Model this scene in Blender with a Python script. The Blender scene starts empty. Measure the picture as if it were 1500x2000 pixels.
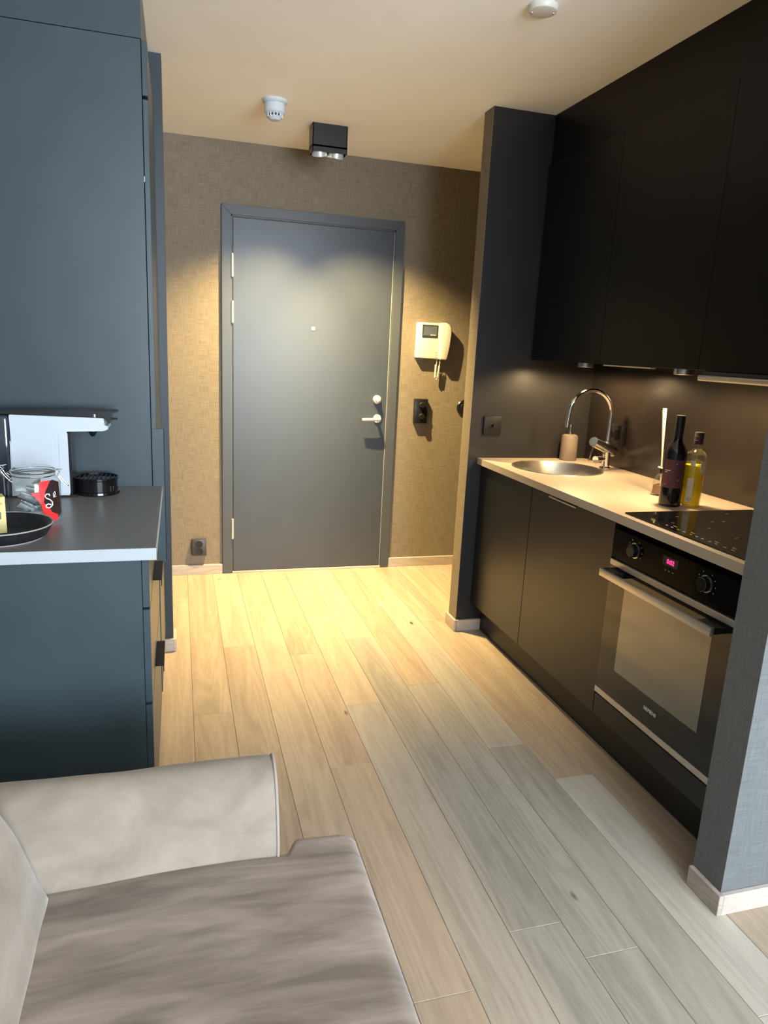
import bpy, bmesh, math, random
from mathutils import Vector, Matrix
random.seed(7)
S = bpy.context.scene
COL = S.collection

# ------------------------------------------------------------------ camera
cam_d = bpy.data.cameras.new('camera')
cam = bpy.data.objects.new('camera', cam_d); COL.objects.link(cam)
cam_d.sensor_fit = 'HORIZONTAL'; cam_d.sensor_width = 36.0
cam_d.lens = 36.0 * 1379.61 / 1500.0
cam_d.clip_start = 0.02
PIT, ROL, YAW, CH = -0.2281, 0.0489, 0.2878, 1.3984
fw = Vector((math.sin(YAW)*math.cos(PIT), math.cos(YAW)*math.cos(PIT), math.sin(PIT)))
rt = fw.cross(Vector((0, 0, 1))).normalized(); up = rt.cross(fw)
cr, sr = math.cos(ROL), math.sin(ROL)
R_ = rt*cr + up*sr; U_ = up*cr - rt*sr
cam.matrix_world = Matrix(((R_.x, U_.x, -fw.x, 0), (R_.y, U_.y, -fw.y, 0), (R_.z, U_.z, -fw.z, CH), (0, 0, 0, 1)))
S.camera = cam

# ------------------------------------------------------------------ world, light, exposure
S.view_settings.view_transform = 'Standard'; S.view_settings.look = 'None'
S.view_settings.gamma = 1.0; S.view_settings.use_curve_mapping = False
S.view_settings.exposure = 0.8
w = bpy.data.worlds.new('world'); S.world = w; w.use_nodes = True
w.node_tree.nodes['Background'].inputs[0].default_value = (0.55, 0.75, 1.0, 1)
w.node_tree.nodes['Background'].inputs[1].default_value = 1.5

def area(name, loc, rot, sx, sy, power, color, spread=180):
    l = bpy.data.lights.new(name, 'AREA'); l.shape = 'RECTANGLE'; l.size = sx; l.size_y = sy
    l.energy = power; l.color = color; l.spread = math.radians(spread)
    o = bpy.data.objects.new(name, l); COL.objects.link(o); o.location = loc; o.rotation_euler = rot
    return o
def spot(name, loc, target, power, color, angle, blend, radius):
    l = bpy.data.lights.new(name, 'SPOT'); l.energy = power; l.color = color
    l.spot_size = math.radians(angle); l.spot_blend = blend; l.shadow_soft_size = radius
    o = bpy.data.objects.new(name, l); COL.objects.link(o); o.location = loc
    o.rotation_euler = (Vector(target)-Vector(loc)).to_track_quat('-Z', 'Y').to_euler()
    return o
# daylight: the living room window wall behind the viewer
area('window_daylight', (1.75, -2.75, 1.50), (math.radians(108), 0, 0), 2.7, 1.6, 250, (0.75, 0.86, 1.0))

# key dimensions (metres)
H = 2.45; D = 4.257; YK = 3.159; XB = 1.993; XS = 1.3475; XCF = 1.397; XF = 1.4193
HC = 0.898; XK = 1.479; YCN = 1.251; YCF = 1.356; XCOL = 1.3345; XL = -0.70; YR = -2.6; XR = 3.4
YT = 2.508; XT = -0.091; YL = 1.7366; XLC = -0.059; YLS = 3.151; XSL = -0.0425

# ------------------------------------------------------------------ mesh helpers
LOC = {}
def add_tmp(bm, tb, smooth=False):
    for f in tb.faces: f.smooth = smooth
    me = bpy.data.meshes.new('tmp'); tb.to_mesh(me); tb.free(); bm.from_mesh(me); bpy.data.meshes.remove(me)
def box(bm, x0, x1, y0, y1, z0, z1, bev=0.0, seg=1, smooth=False, mtx=None):
    t = bmesh.new(); bmesh.ops.create_cube(t, size=1)
    for v in t.verts:
        v.co = Vector((x0+(v.co.x+.5)*(x1-x0), y0+(v.co.y+.5)*(y1-y0), z0+(v.co.z+.5)*(z1-z0)))
    if bev: bmesh.ops.bevel(t, geom=list(t.edges), offset=bev, segments=seg, affect='EDGES', profile=.5)
    if mtx: t.transform(mtx)
    add_tmp(bm, t, smooth); return bm
def frame_of(d):
    d = d.normalized(); a = Vector((0, 0, 1)) if abs(d.z) < .9 else Vector((1, 0, 0))
    u = d.cross(a).normalized(); return u, d.cross(u).normalized()
def tube(bm, pts, r, seg=12, caps=True, smooth=True):
    pts = [Vector(p) for p in pts]; n = len(pts); rs = r if isinstance(r, (list, tuple)) else [r]*n
    t = bmesh.new(); rings = []; u = None
    for i, p in enumerate(pts):
        d = (pts[min(i+1, n-1)]-pts[max(i-1, 0)]).normalized()
        if u is None: u, v = frame_of(d)
        else:
            u = (u-d*u.dot(d)).normalized(); v = d.cross(u)
        rings.append([t.verts.new(p+(u*math.cos(2*math.pi*k/seg)+v*math.sin(2*math.pi*k/seg))*rs[i]) for k in range(seg)])
    for a, b in zip(rings, rings[1:]):
        for k in range(seg): t.faces.new((a[k], a[(k+1) % seg], b[(k+1) % seg], b[k]))
    for f in t.faces: f.smooth = smooth
    if caps:
        for rg in (rings[0], rings[-1]):
            f = t.faces.new([t.verts.new(x.co) for x in rg]); f.smooth = False
    bmesh.ops.recalc_face_normals(t, faces=t.faces)
    me = bpy.data.meshes.new('tmp'); t.to_mesh(me); t.free(); bm.from_mesh(me); bpy.data.meshes.remove(me)
    return bm
def cyl(bm, p0, p1, r, seg=24): return tube(bm, [p0, p1], r, seg)
def lathe(bm, prof, c, seg=32, axis='Z', smooth=True, mtx=None):
    """prof: [(radius, height)] turned about the axis through c"""
    t = bmesh.new(); rings = []
    for r, h in prof:
        if r < 1e-5: rings.append([t.verts.new((0, 0, h))])
        else: rings.append([t.verts.new((r*math.cos(2*math.pi*k/seg), r*math.sin(2*math.pi*k/seg), h)) for k in range(seg)])
    for a, b in zip(rings, rings[1:]):
        for k in range(seg):
            j = (k+1) % seg
            if len(a) == 1 and len(b) == 1: continue
            if len(a) == 1: t.faces.new((a[0], b[j], b[k]))
            elif len(b) == 1: t.faces.new((a[k], a[j], b[0]))
            else: t.faces.new((a[k], a[j], b[j], b[k]))
    M = {'Z': Matrix(), '-Y': Matrix.Rotation(math.radians(90), 4, 'X'), '-X': Matrix.Rotation(math.radians(-90), 4, 'Y'), '-Z': Matrix.Rotation(math.radians(180), 4, 'X')}[axis]
    t.transform(M)
    if mtx: t.transform(mtx)
    t.transform(Matrix.Translation(c))
    bmesh.ops.recalc_face_normals(t, faces=t.faces)
    add_tmp(bm, t, smooth)
    # crease sharp corners by splitting
    return bm
def prism(bm, poly, axis, a, b, bev=0.0, seg=2, smooth=False):
    """poly: 2D points in the plane across the axis (X: (y,z), Y: (x,z), Z: (x,y))"""
    def P(p, t): return {'X': (t, p[0], p[1]), 'Y': (p[0], t, p[1]), 'Z': (p[0], p[1], t)}[axis]
    t = bmesh.new(); A = [t.verts.new(P(p, a)) for p in poly]; B = [t.verts.new(P(p, b)) for p in poly]; n = len(poly)
    t.faces.new(A); t.faces.new(B)
    for k in range(n): t.faces.new((A[k], A[(k+1) % n], B[(k+1) % n], B[k]))
    bmesh.ops.recalc_face_normals(t, faces=t.faces)
    if bev: bmesh.ops.bevel(t, geom=list(t.edges), offset=bev, segments=seg, affect='EDGES', profile=.5)
    n0 = len(bm.faces); add_tmp(bm, t, smooth)
    bm.faces.ensure_lookup_table()
    for f in bm.faces[n0:]:
        if len(f.verts) > 4: f.smooth = False
    return bm
def NB(): return bmesh.new()

def obj(name, bm, m, parent=None, kind=None, sharp=35):
    me = bpy.data.meshes.new(name)
    if parent is not None and parent in LOC: bm.transform(Matrix.Translation(-LOC[parent]))
    bm.to_mesh(me); bm.free()
    if isinstance(m, (list, tuple)):
        for q in m: me.materials.append(q)
    else: me.materials.append(m)
    try: me.set_sharp_from_angle(angle=math.radians(sharp))
    except Exception: pass
    o = bpy.data.objects.new(name, me); COL.objects.link(o)
    if parent is not None:
        o.parent = parent
        if parent in LOC: LOC[o] = LOC[parent]
    if kind: o['kind'] = kind
    return o
def thing(name, label, cat, loc=(0, 0, 0), group=None):
    o = bpy.data.objects.new(name, None); COL.objects.link(o); o.empty_display_size = .05
    o.location = loc; LOC[o] = Vector(loc)
    o['label'] = label; o['category'] = cat
    if group: o['group'] = group
    return o
def tag(o, label, cat, group=None):
    o['label'] = label; o['category'] = cat
    if group: o['group'] = group
    return o
def struct(name, bm, m, parent=None):
    o = obj(name, bm, m, parent)
    if parent is None: o['kind'] = 'structure'
    return o
def dup(root, loc, label=None, group=None):
    r = root.copy(); COL.objects.link(r); r.location = loc
    if label: r['label'] = label
    if group: r['group'] = group
    for ch in list(root.children):
        c = ch.copy(); COL.objects.link(c); c.parent = r
        for g in list(ch.children):
            e = g.copy(); COL.objects.link(e); e.parent = c
    return r
def text_bm(s, size, mtx, ext=0.0004):
    cu = bpy.data.curves.new('t', 'FONT'); cu.body = s; cu.size = size; cu.extrude = ext
    cu.align_x = 'CENTER'; cu.align_y = 'CENTER'
    o = bpy.data.objects.new('t', cu); COL.objects.link(o)
    dg = bpy.context.evaluated_depsgraph_get(); dg.update()
    me = bpy.data.meshes.new_from_object(o.evaluated_get(dg))
    bm = bmesh.new(); bm.from_mesh(me); bm.transform(mtx)
    bpy.data.objects.remove(o); bpy.data.meshes.remove(me)
    return bm
def face_mtx(loc, xdir, ydir):
    x = Vector(xdir).normalized(); y = Vector(ydir).normalized(); z = x.cross(y)
    return Matrix(((x.x, y.x, z.x, loc[0]), (x.y, y.y, z.y, loc[1]), (x.z, y.z, z.z, loc[2]), (0, 0, 0, 1)))

# ------------------------------------------------------------------ materials
def mat(name, col, rough=.5, metal=0.0, var=.06, vscale=6.0, bump=0.0, bscale=60.0, rvar=0.0, spec=.5, coat=0.0, sheen=0.0, trans=0.0, ior=1.45, emit=None, estr=0, stretch=(1, 1, 1)):
    m = bpy.data.materials.new(name); m.use_nodes = True; nt = m.node_tree; N = nt.nodes; L = nt.links
    b = N['Principled BSDF']; b.inputs['Roughness'].default_value = rough; b.inputs['Metallic'].default_value = metal
    b.inputs['Specular IOR Level'].default_value = spec; b.inputs['Coat Weight'].default_value = coat
    b.inputs['Coat Roughness'].default_value = .08
    b.inputs['Sheen Weight'].default_value = sheen; b.inputs['Transmission Weight'].default_value = trans; b.inputs['IOR'].default_value = ior
    tc = N.new('ShaderNodeTexCoord'); mp = N.new('ShaderNodeMapping'); mp.inputs['Scale'].default_value = stretch
    L.new(tc.outputs['Object'], mp.inputs['Vector'])
    no = N.new('ShaderNodeTexNoise'); no.inputs['Scale'].default_value = vscale; no.inputs['Detail'].default_value = 4
    L.new(mp.outputs[0], no.inputs['Vector'])
    cr = N.new('ShaderNodeValToRGB')
    cr.color_ramp.elements[0].position = .3; cr.color_ramp.elements[1].position = .7
    cr.color_ramp.elements[0].color = tuple(max(0, c*(1-var)) for c in col)+(1,)
    cr.color_ramp.elements[1].color = tuple(min(1, c*(1+var)) for c in col)+(1,)
    L.new(no.outputs['Fac'], cr.inputs[0]); L.new(cr.outputs[0], b.inputs['Base Color'])
    if rvar:
        mr = N.new('ShaderNodeMapRange'); mr.inputs[3].default_value = rough-rvar; mr.inputs[4].default_value = rough+rvar
        L.new(no.outputs['Fac'], mr.inputs[0]); L.new(mr.outputs[0], b.inputs['Roughness'])
    if bump:
        n2 = N.new('ShaderNodeTexNoise'); n2.inputs['Scale'].default_value = bscale; n2.inputs['Detail'].default_value = 3
        L.new(mp.outputs[0], n2.inputs['Vector'])
        bp = N.new('ShaderNodeBump'); bp.inputs['Strength'].default_value = bump; bp.inputs['Distance'].default_value = .002
        L.new(n2.outputs['Fac'], bp.inputs['Height']); L.new(bp.outputs[0], b.inputs['Normal'])
    if emit:
        b.inputs['Emission Color'].default_value = emit+(1,); b.inputs['Emission Strength'].default_value = estr
    return m

def linen(name, c0, c1, bump=.5, sc=1.0):
    m = bpy.data.materials.new(name); m.use_nodes = True; nt = m.node_tree; N = nt.nodes; L = nt.links
    b = N['Principled BSDF']; b.inputs['Roughness'].default_value = .75; b.inputs['Specular IOR Level'].default_value = .3
    tc = N.new('ShaderNodeTexCoord'); sp = N.new('ShaderNodeSeparateXYZ'); L.new(tc.outputs['Object'], sp.inputs[0])
    ad = N.new('ShaderNodeMath'); L.new(sp.outputs[0], ad.inputs[0]); L.new(sp.outputs[1], ad.inputs[1])
    cb = N.new('ShaderNodeCombineXYZ'); L.new(ad.outputs[0], cb.inputs[0]); L.new(sp.outputs[2], cb.inputs[1])
    outs = []
    for s in ((14, 520), (520, 14)):
        mp = N.new('ShaderNodeMapping'); mp.inputs['Scale'].default_value = (s[0]*sc, s[1]*sc, 1); L.new(cb.outputs[0], mp.inputs[0])
        no = N.new('ShaderNodeTexNoise'); no.noise_dimensions = '2D'; no.inputs['Scale'].default_value = 1; no.inputs['Detail'].default_value = 2; no.inputs['Roughness'].default_value = .6
        L.new(mp.outputs[0], no.inputs['Vector']); outs.append(no)
    a2 = N.new('ShaderNodeMath'); a2.operation = 'ADD'; L.new(outs[0].outputs[0], a2.inputs[0]); L.new(outs[1].outputs[0], a2.inputs[1])
    mr = N.new('ShaderNodeMapRange'); mr.inputs[1].default_value = .7; mr.inputs[2].default_value = 1.3; L.new(a2.outputs[0], mr.inputs[0])
    mx = N.new('ShaderNodeMix'); mx.data_type = 'RGBA'; L.new(mr.outputs[0], mx.inputs[0])
    mx.inputs[6].default_value = c0+(1,); mx.inputs[7].default_value = c1+(1,)
    L.new(mx.outputs[2], b.inputs['Base Color'])
    bp = N.new('ShaderNodeBump'); bp.inputs['Strength'].default_value = bump; bp.inputs['Distance'].default_value = .001
    L.new(a2.outputs[0], bp.inputs['Height']); L.new(bp.outputs[0], b.inputs['Normal'])
    return m

def oak(name, c0, c1, c2, along='Y', rough=.42, rnd=True):
    m = bpy.data.materials.new(name); m.use_nodes = True; nt = m.node_tree; N = nt.nodes; L = nt.links
    b = N['Principled BSDF']; b.inputs['Roughness'].default_value = rough; b.inputs['Specular IOR Level'].default_value = .45
    tc = N.new('ShaderNodeTexCoord'); oi = N.new('ShaderNodeObjectInfo')
    sc = N.new('ShaderNodeVectorMath'); sc.operation = 'SCALE'; sc.inputs[0].default_value = (37.0, 91.0, 13.0); L.new(oi.outputs['Random'], sc.inputs['Scale'])
    ad = N.new('ShaderNodeVectorMath'); L.new(tc.outputs['Object'], ad.inputs[0]); L.new(sc.outputs[0], ad.inputs[1])
    st = {'Y': (1, .07, 1), 'X': (.07, 1, 1), 'XY': (.15, .15, 1.0)}[along]
    mp = N.new('ShaderNodeMapping'); mp.inputs['Scale'].default_value = st; L.new(ad.outputs[0], mp.inputs[0])
    # broad cathedral grain: distorted bands
    n1 = N.new('ShaderNodeTexNoise'); n1.inputs['Scale'].default_value = 9; n1.inputs['Detail'].default_value = 2; n1.inputs['Distortion'].default_value = .4; L.new(mp.outputs[0], n1.inputs['Vector'])
    ml = N.new('ShaderNodeMath'); ml.operation = 'MULTIPLY'; ml.inputs[1].default_value = 60; L.new(n1.outputs['Fac'], ml.inputs[0])
    sn = N.new('ShaderNodeMath'); sn.operation = 'SINE'; L.new(ml.outputs[0], sn.inputs[0])
    # fine pores
    n2 = N.new('ShaderNodeTexNoise'); n2.inputs['Scale'].default_value = 260; n2.inputs['Detail'].default_value = 3; L.new(mp.outputs[0], n2.inputs['Vector'])
    n3 = N.new('ShaderNodeTexNoise'); n3.inputs['Scale'].default_value = 14; n3.inputs['Detail'].default_value = 3; L.new(mp.outputs[0], n3.inputs['Vector'])
    def mth(op, a, bb):
        q = N.new('ShaderNodeMath'); q.operation = op
        for i, x in enumerate((a, bb)):
            if isinstance(x, (int, float)): q.inputs[i].default_value = x
            else: L.new(x, q.inputs[i])
        return q.outputs[0]
    g = mth('ADD', mth('MULTIPLY', sn.outputs[0], .07), mth('ADD', mth('MULTIPLY', n2.outputs['Fac'], .40), .075))
    g = mth('ADD', g, mth('MULTIPLY', n3.outputs['Fac'], .6))
    g = mth('ADD', g, mth('MULTIPLY', mth('SUBTRACT', oi.outputs['Random'], .5), .20 if rnd else 0))
    mr = N.new('ShaderNodeMapRange'); mr.inputs[1].default_value = .3; mr.inputs[2].default_value = .9; L.new(g, mr.inputs[0])
    cr = N.new('ShaderNodeValToRGB'); e = cr.color_ramp.elements; e[0].position = 0; e[0].color = c0+(1,); e[1].position = 1; e[1].color = c2+(1,)
    k = e.new(.5); k.color = c1+(1,); L.new(mr.outputs[0], cr.inputs[0])
    # dark knots, few
    v = N.new('ShaderNodeTexVoronoi'); v.inputs['Scale'].default_value = 2.3; v.feature = 'F1'
    mk = N.new('ShaderNodeMapping'); mk.inputs['Scale'].default_value = {'Y': (2.2, .8, 1), 'X': (.8, 2.2, 1), 'XY': (1, 1, 1)}[along]; L.new(ad.outputs[0], mk.inputs[0]); L.new(mk.outputs[0], v.inputs['Vector'])
    kr = N.new('ShaderNodeMapRange'); kr.inputs[1].default_value = .022; kr.inputs[2].default_value = .05; L.new(v.outputs['Distance'], kr.inputs[0])
    mx = N.new('ShaderNodeMix'); mx.data_type = 'RGBA'; L.new(kr.outputs[0], mx.inputs[0]); mx.inputs[6].default_value = (.07, .045, .03, 1); L.new(cr.outputs[0], mx.inputs[7])
    L.new(mx.outputs[2], b.inputs['Base Color'])
    bp = N.new('ShaderNodeBump'); bp.inputs['Strength'].default_value = .15; bp.inputs['Distance'].default_value = .001
    L.new(n2.outputs['Fac'], bp.inputs['Height']); L.new(bp.outputs[0], b.inputs['Normal'])
    return m

def glassy(name, col, rough=.02, ior=1.45):
    m = bpy.data.materials.new(name); m.use_nodes = True; nt = m.node_tree; N = nt.nodes; L = nt.links
    b = N['Principled BSDF']; b.inputs['Base Color'].default_value = col+(1,); b.inputs['Roughness'].default_value = rough
    b.inputs['Transmission Weight'].default_value = 1; b.inputs['IOR'].default_value = ior
    no = N.new('ShaderNodeTexNoise'); no.inputs['Scale'].default_value = 8
    mr = N.new('ShaderNodeMapRange'); mr.inputs[3].default_value = rough; mr.inputs[4].default_value = rough+.03
    L.new(no.outputs['Fac'], mr.inputs[0]); L.new(mr.outputs[0], b.inputs['Roughness'])
    return m

def velvet(name, c0, c1, st, sheen=.35):
    m = bpy.data.materials.new(name); m.use_nodes = True; nt = m.node_tree; N = nt.nodes; L = nt.links
    b = N['Principled BSDF']; b.inputs['Roughness'].default_value = .8; b.inputs['Sheen Weight'].default_value = sheen; b.inputs['Sheen Roughness'].default_value = .4
    b.inputs['Specular IOR Level'].default_value = .15
    tc = N.new('ShaderNodeTexCoord'); mp = N.new('ShaderNodeMapping'); mp.inputs['Scale'].default_value = st; mp.inputs['Rotation'].default_value = (0, 0, .12); L.new(tc.outputs['Object'], mp.inputs[0])
    no = N.new('ShaderNodeTexNoise'); no.inputs['Scale'].default_value = 5; no.inputs['Detail'].default_value = 5; no.inputs['Roughness'].default_value = .6; no.inputs['Distortion'].default_value = .5
    L.new(mp.outputs[0], no.inputs['Vector'])
    cr = N.new('ShaderNodeValToRGB'); e = cr.color_ramp.elements; e[0].position = .32; e[0].color = c0+(1,); e[1].position = .7; e[1].color = c1+(1,)
    L.new(no.outputs['Fac'], cr.inputs[0]); L.new(cr.outputs[0], b.inputs['Base Color'])
    n2 = N.new('ShaderNodeTexNoise'); n2.inputs['Scale'].default_value = 900
    bp = N.new('ShaderNodeBump'); bp.inputs['Strength'].default_value = .25; bp.inputs['Distance'].default_value = .001
    L.new(n2.outputs['Fac'], bp.inputs['Height']); L.new(bp.outputs[0], b.inputs['Normal'])
    return m

M = {}
M['cab'] = mat('satin_black_lacquer', (.0055, .0056, .0056), .36, spec=.22, var=.05, rvar=.03, bump=.02, bscale=300)
M['cab_left'] = mat('satin_slate_lacquer', (.040, .058, .066), .36, spec=.55, var=.06, rvar=.03, bump=.02, bscale=300)
M['darkwall'] = mat('charcoal_wall_paint', (.022, .022, .023), .30, var=.05, bump=.06, bscale=180)
M['door'] = mat('slate_door_paint', (.040, .047, .056), .36, spec=.65, var=.05, rvar=.03)
M['frame'] = mat('slate_frame_paint', (.060, .066, .072), .38, var=.05)
M['splash'] = mat('brown_backsplash_laminate', (.015, .0115, .010), .25, spec=.75, var=.06, bump=.04, bscale=500)
M['ceil'] = mat('cream_ceiling_paint', (.94, .915, .83), .9, var=.015, bump=.02, bscale=90)
M['linen'] = linen('brown_linen_wallpaper', (.15, .122, .085), (.265, .218, .152))
M['linen_grey'] = linen('grey_linen_wallpaper', (.105, .11, .108), (.165, .17, .165), sc=1.0)
M['oak'] = oak('pale_oiled_oak', (.28, .212, .150), (.385, .298, .215), (.46, .365, .27))
M['switch_dark'] = mat('dark_switch_plastic', (.008, .008, .008), .5, spec=.3)
M['oak_grey'] = oak('grey_daylit_oak', (.25, .215, .17), (.355, .31, .25), (.43, .38, .31))  # greyer planks, some of the grey being cool daylight put into the colour
M['oak_pale'] = oak('pale_washed_oak', (.33, .285, .23), (.45, .395, .325), (.54, .48, .40))
M['skirt'] = oak('oak_baseboard', (.33, .27, .225), (.45, .38, .32), (.54, .465, .40), 'XY', .5)
M['subfloor'] = mat('dark_joint_filler', (.09, .065, .045), .9)
M['counter'] = mat('sand_laminate', (.44, .37, .29), .38, var=.04, bump=.03, bscale=500)
M['counter_left'] = mat('grey_laminate', (.17, .165, .16), .34, var=.04, bump=.03, bscale=500)
M['edge_left'] = mat('window_lit_edge', (.42, .45, .46), .4, var=.03)  # paler than the slab: window light on the edge put into the colour
M['kick'] = mat('black_plinth', (.012, .012, .013), .45)
M['blackplastic'] = mat('black_plastic', (.012, .012, .013), .3, var=.1)
M['greyplastic'] = mat('dark_grey_plastic', (.04, .04, .042), .4, var=.1)
M['black_gloss'] = mat('black_glass', (.006, .006, .007), .05, var=.05, spec=.6)
M['black_panel'] = mat('black_panel_glass', (.003, .003, .004), .10, var=.05, spec=.08)
M['cab_base'] = mat('satin_black_base_fronts', (.006, .006, .006), .34, spec=.6, var=.05, rvar=.03, bump=.02, bscale=300)
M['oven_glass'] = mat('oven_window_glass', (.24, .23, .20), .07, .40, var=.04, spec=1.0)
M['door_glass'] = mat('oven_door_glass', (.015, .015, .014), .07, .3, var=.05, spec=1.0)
M['hall_paint'] = mat('dark_slate_paint', (.030, .038, .044), .45, var=.05)
M['steel'] = mat('brushed_steel', (.60, .57, .53), .30, 1.0, var=.03, vscale=10)
M['chrome'] = mat('chrome', (.85, .85, .85), .06, 1.0, var=.02)
M['alu'] = mat('satin_aluminium', (.62, .58, .52), .4, .8, var=.04)
M['nickel'] = mat('satin_nickel', (.66, .63, .58), .35, .6, var=.04)
M['whiteplastic'] = mat('white_plastic', (.66, .63, .55), .35, var=.02)
M['bluewhite'] = mat('white_gloss_plastic', (.56, .60, .63), .18, var=.02)
M['velvet_arm'] = velvet('pale_taupe_velvet', (.235, .19, .148), (.335, .28, .222), (1.5, 1.5, 2.2))
M['velvet_seat'] = velvet('taupe_velvet_seat', (.160, .124, .096), (.33, .265, .212), (.75, 4.6, 1))
M['piping'] = mat('velvet_piping', (.33, .285, .235), .8, sheen=.3)
M['soap'] = mat('sand_stoneware', (.18, .145, .12), .6, var=.08, bump=.15, bscale=400)
def thin_glass(name, tint, diff=0.0, dcol=(1, 1, 1)):
    m = bpy.data.materials.new(name); m.use_nodes = True; nt = m.node_tree; N = nt.nodes; L = nt.links
    N.remove(N['Principled BSDF']); out = N['Material Output']
    tr = N.new('ShaderNodeBsdfTransparent'); tr.inputs[0].default_value = tint+(1,)
    gl = N.new('ShaderNodeBsdfGlossy'); gl.inputs['Roughness'].default_value = .03
    fr = N.new('ShaderNodeFresnel'); ge = N.new('ShaderNodeNewGeometry'); ir = N.new('ShaderNodeMapRange')
    ir.inputs[3].default_value = 1.5; ir.inputs[4].default_value = 1/1.5; L.new(ge.outputs['Backfacing'], ir.inputs[0]); L.new(ir.outputs[0], fr.inputs[0])
    base = tr.outputs[0]
    if diff:
        df = N.new('ShaderNodeBsdfDiffuse'); df.inputs[0].default_value = dcol+(1,)
        no = N.new('ShaderNodeTexNoise'); no.inputs['Scale'].default_value = 14
        mr = N.new('ShaderNodeMapRange'); mr.inputs[3].default_value = diff*.8; mr.inputs[4].default_value = min(1, diff*1.2); L.new(no.outputs[0], mr.inputs[0])
        mx = N.new('ShaderNodeMixShader'); L.new(mr.outputs[0], mx.inputs[0]); L.new(tr.outputs[0], mx.inputs[1]); L.new(df.outputs[0], mx.inputs[2]); base = mx.outputs[0]
    m2 = N.new('ShaderNodeMixShader'); L.new(fr.outputs[0], m2.inputs[0]); L.new(base, m2.inputs[1]); L.new(gl.outputs[0], m2.inputs[2])
    L.new(m2.outputs[0], out.inputs['Surface'])
    return m
M['glass'] = thin_glass('clear_glass', (.95, .965, .96))
M['wine_glass'] = mat('dark_wine_glass', (.008, .006, .006), .06, var=.1, spec=.7)
M['wine_label'] = mat('maroon_label', (.13, .045, .055), .6, var=.12, vscale=60)
M['oil'] = thin_glass('olive_oil_yellow', (.72, .62, .06), .6, (.85, .70, .02))
M['cream_paper'] = mat('cream_label_paper', (.75, .68, .52), .7, var=.04)
M['ink'] = mat('black_ink', (.02, .02, .02), .6)
M['white_ink'] = mat('white_print', (.8, .8, .8), .5)
M['grey_print'] = mat('grey_print', (.25, .25, .25), .5)
M['reed'] = mat('cream_reed', (.80, .72, .55), .7, var=.1)
M['diff'] = mat('amber_diffuser_liquid', (.35, .22, .14), .1, trans=.5)
M['cap'] = mat('dark_screw_cap', (.05, .04, .035), .35, .3)
M['bowl'] = mat('black_stoneware', (.014, .014, .016), .38, var=.3, vscale=70, bump=.15, bscale=160)
M['bowl_rim'] = mat('bare_clay_rim', (.33, .31, .29), .6)
M['box'] = mat('yellow_card', (.68, .58, .24), .6, var=.06, vscale=20)
M['box_green'] = mat('green_print', (.12, .16, .09), .6)
M['box_red'] = mat('orange_print', (.7, .35, .1), .6)
M['red'] = mat('red_foil_print', (.72, .03, .03), .35, var=.15, vscale=50)
M['darkprint'] = mat('dark_brown_print', (.03, .015, .015), .4)
M['white'] = mat('white_enamel', (.85, .85, .85), .4)
M['sachet'] = mat('silver_grey_sachet', (.60, .63, .62), .35, .1, var=.2, vscale=60, bump=.3, bscale=120)
M['rubber'] = mat('grey_rubber_seal', (.35, .33, .28), .6)
M['tank'] = mat('smoked_tank', (.03, .035, .05), .08, var=.1, coat=.5)
M['blue_cap'] = mat('blue_grey_cap', (.10, .14, .19), .35)
M['screen'] = mat('lcd_screen', (.10, .12, .15), .15, var=.08)
M['red_led'] = mat('red_led_digits', (.4, .01, .05), .5, emit=(1.0, .02, .12), estr=3.0)
M['lampglow'] = mat('warm_lamp_lens', (1, .9, .7), .4, emit=(1.0, .74, .42), estr=14.0)
M['ringwhite'] = mat('white_reflector', (.85, .82, .78), .3, .5)
M['tank_blue'] = M['tank']

# ================================================================== STRUCTURE
# floor with individual planks
bm = NB(); box(bm, XL-.1, XR+.1, YR-.1, D+.1, -.06, -.0125)
floor = struct('floor', bm, M['subfloor'])
PW = .1466; X0 = .033
known = {-1: [3.834, 1.9], 0: [2.535, .6], 1: [3.14, 2.228, .3], 2: [3.636, 1.55], 3: [3.006, 2.095, 1.183, -.6], 4: [3.491, 2.497, .55], 5: [3.143, 1.314, -.5],
         6: [2.62, 1.201, -.7], 7: [3.65, 2.10, .35], 8: [3.30, 1.875, .974, -.9], 9: [2.7, .75, -.8], 10: [2.0, .45], 11: [.9], 12: [.2, 1.1]}
k = int(math.floor((XL-X0)/PW))
while X0+k*PW < XR:
    x0 = max(XL, X0+k*PW); x1 = min(XR, X0+(k+1)*PW)
    ends = sorted(known.get(k, [random.uniform(0, .9), random.uniform(1.6, 2.6)]))
    while ends[0] > YR+2.2: ends.insert(0, ends[0]-random.uniform(1.4, 1.9))
    ys = [YR]+ends+[D]
    if ys[-1]-ys[-2] > 2.2: ys.insert(-1, ys[-2]+1.5)
    for y0, y1 in zip(ys, ys[1:]):
        bm = NB(); dz = random.uniform(-.00025, 0)
        box(bm, x0+.0004, x1-.0004, y0+.0004, y1-.0004, -.0125, dz, .0009)
        mid = (y0+y1)/2
        wood = 'oak'  # tone by place: partly the planks' own, partly daylight painted into them
        if (k, y1 <= 3.3) in ((4, True), (5, True), (6, True), (7, True)) or k == 7 and y0 < 2.2: wood = 'oak_grey'
        if k in (8, 9, 10, 11) and y1 <= 3.4: wood = 'oak_pale' if mid < 1.9 and not (k == 9 and y1 > 1.3) else 'oak'
        if k > 11: wood = random.choice(('oak_pale', 'oak_grey'))
        obj('plank', bm, M[wood], floor)
    k += 1

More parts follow.
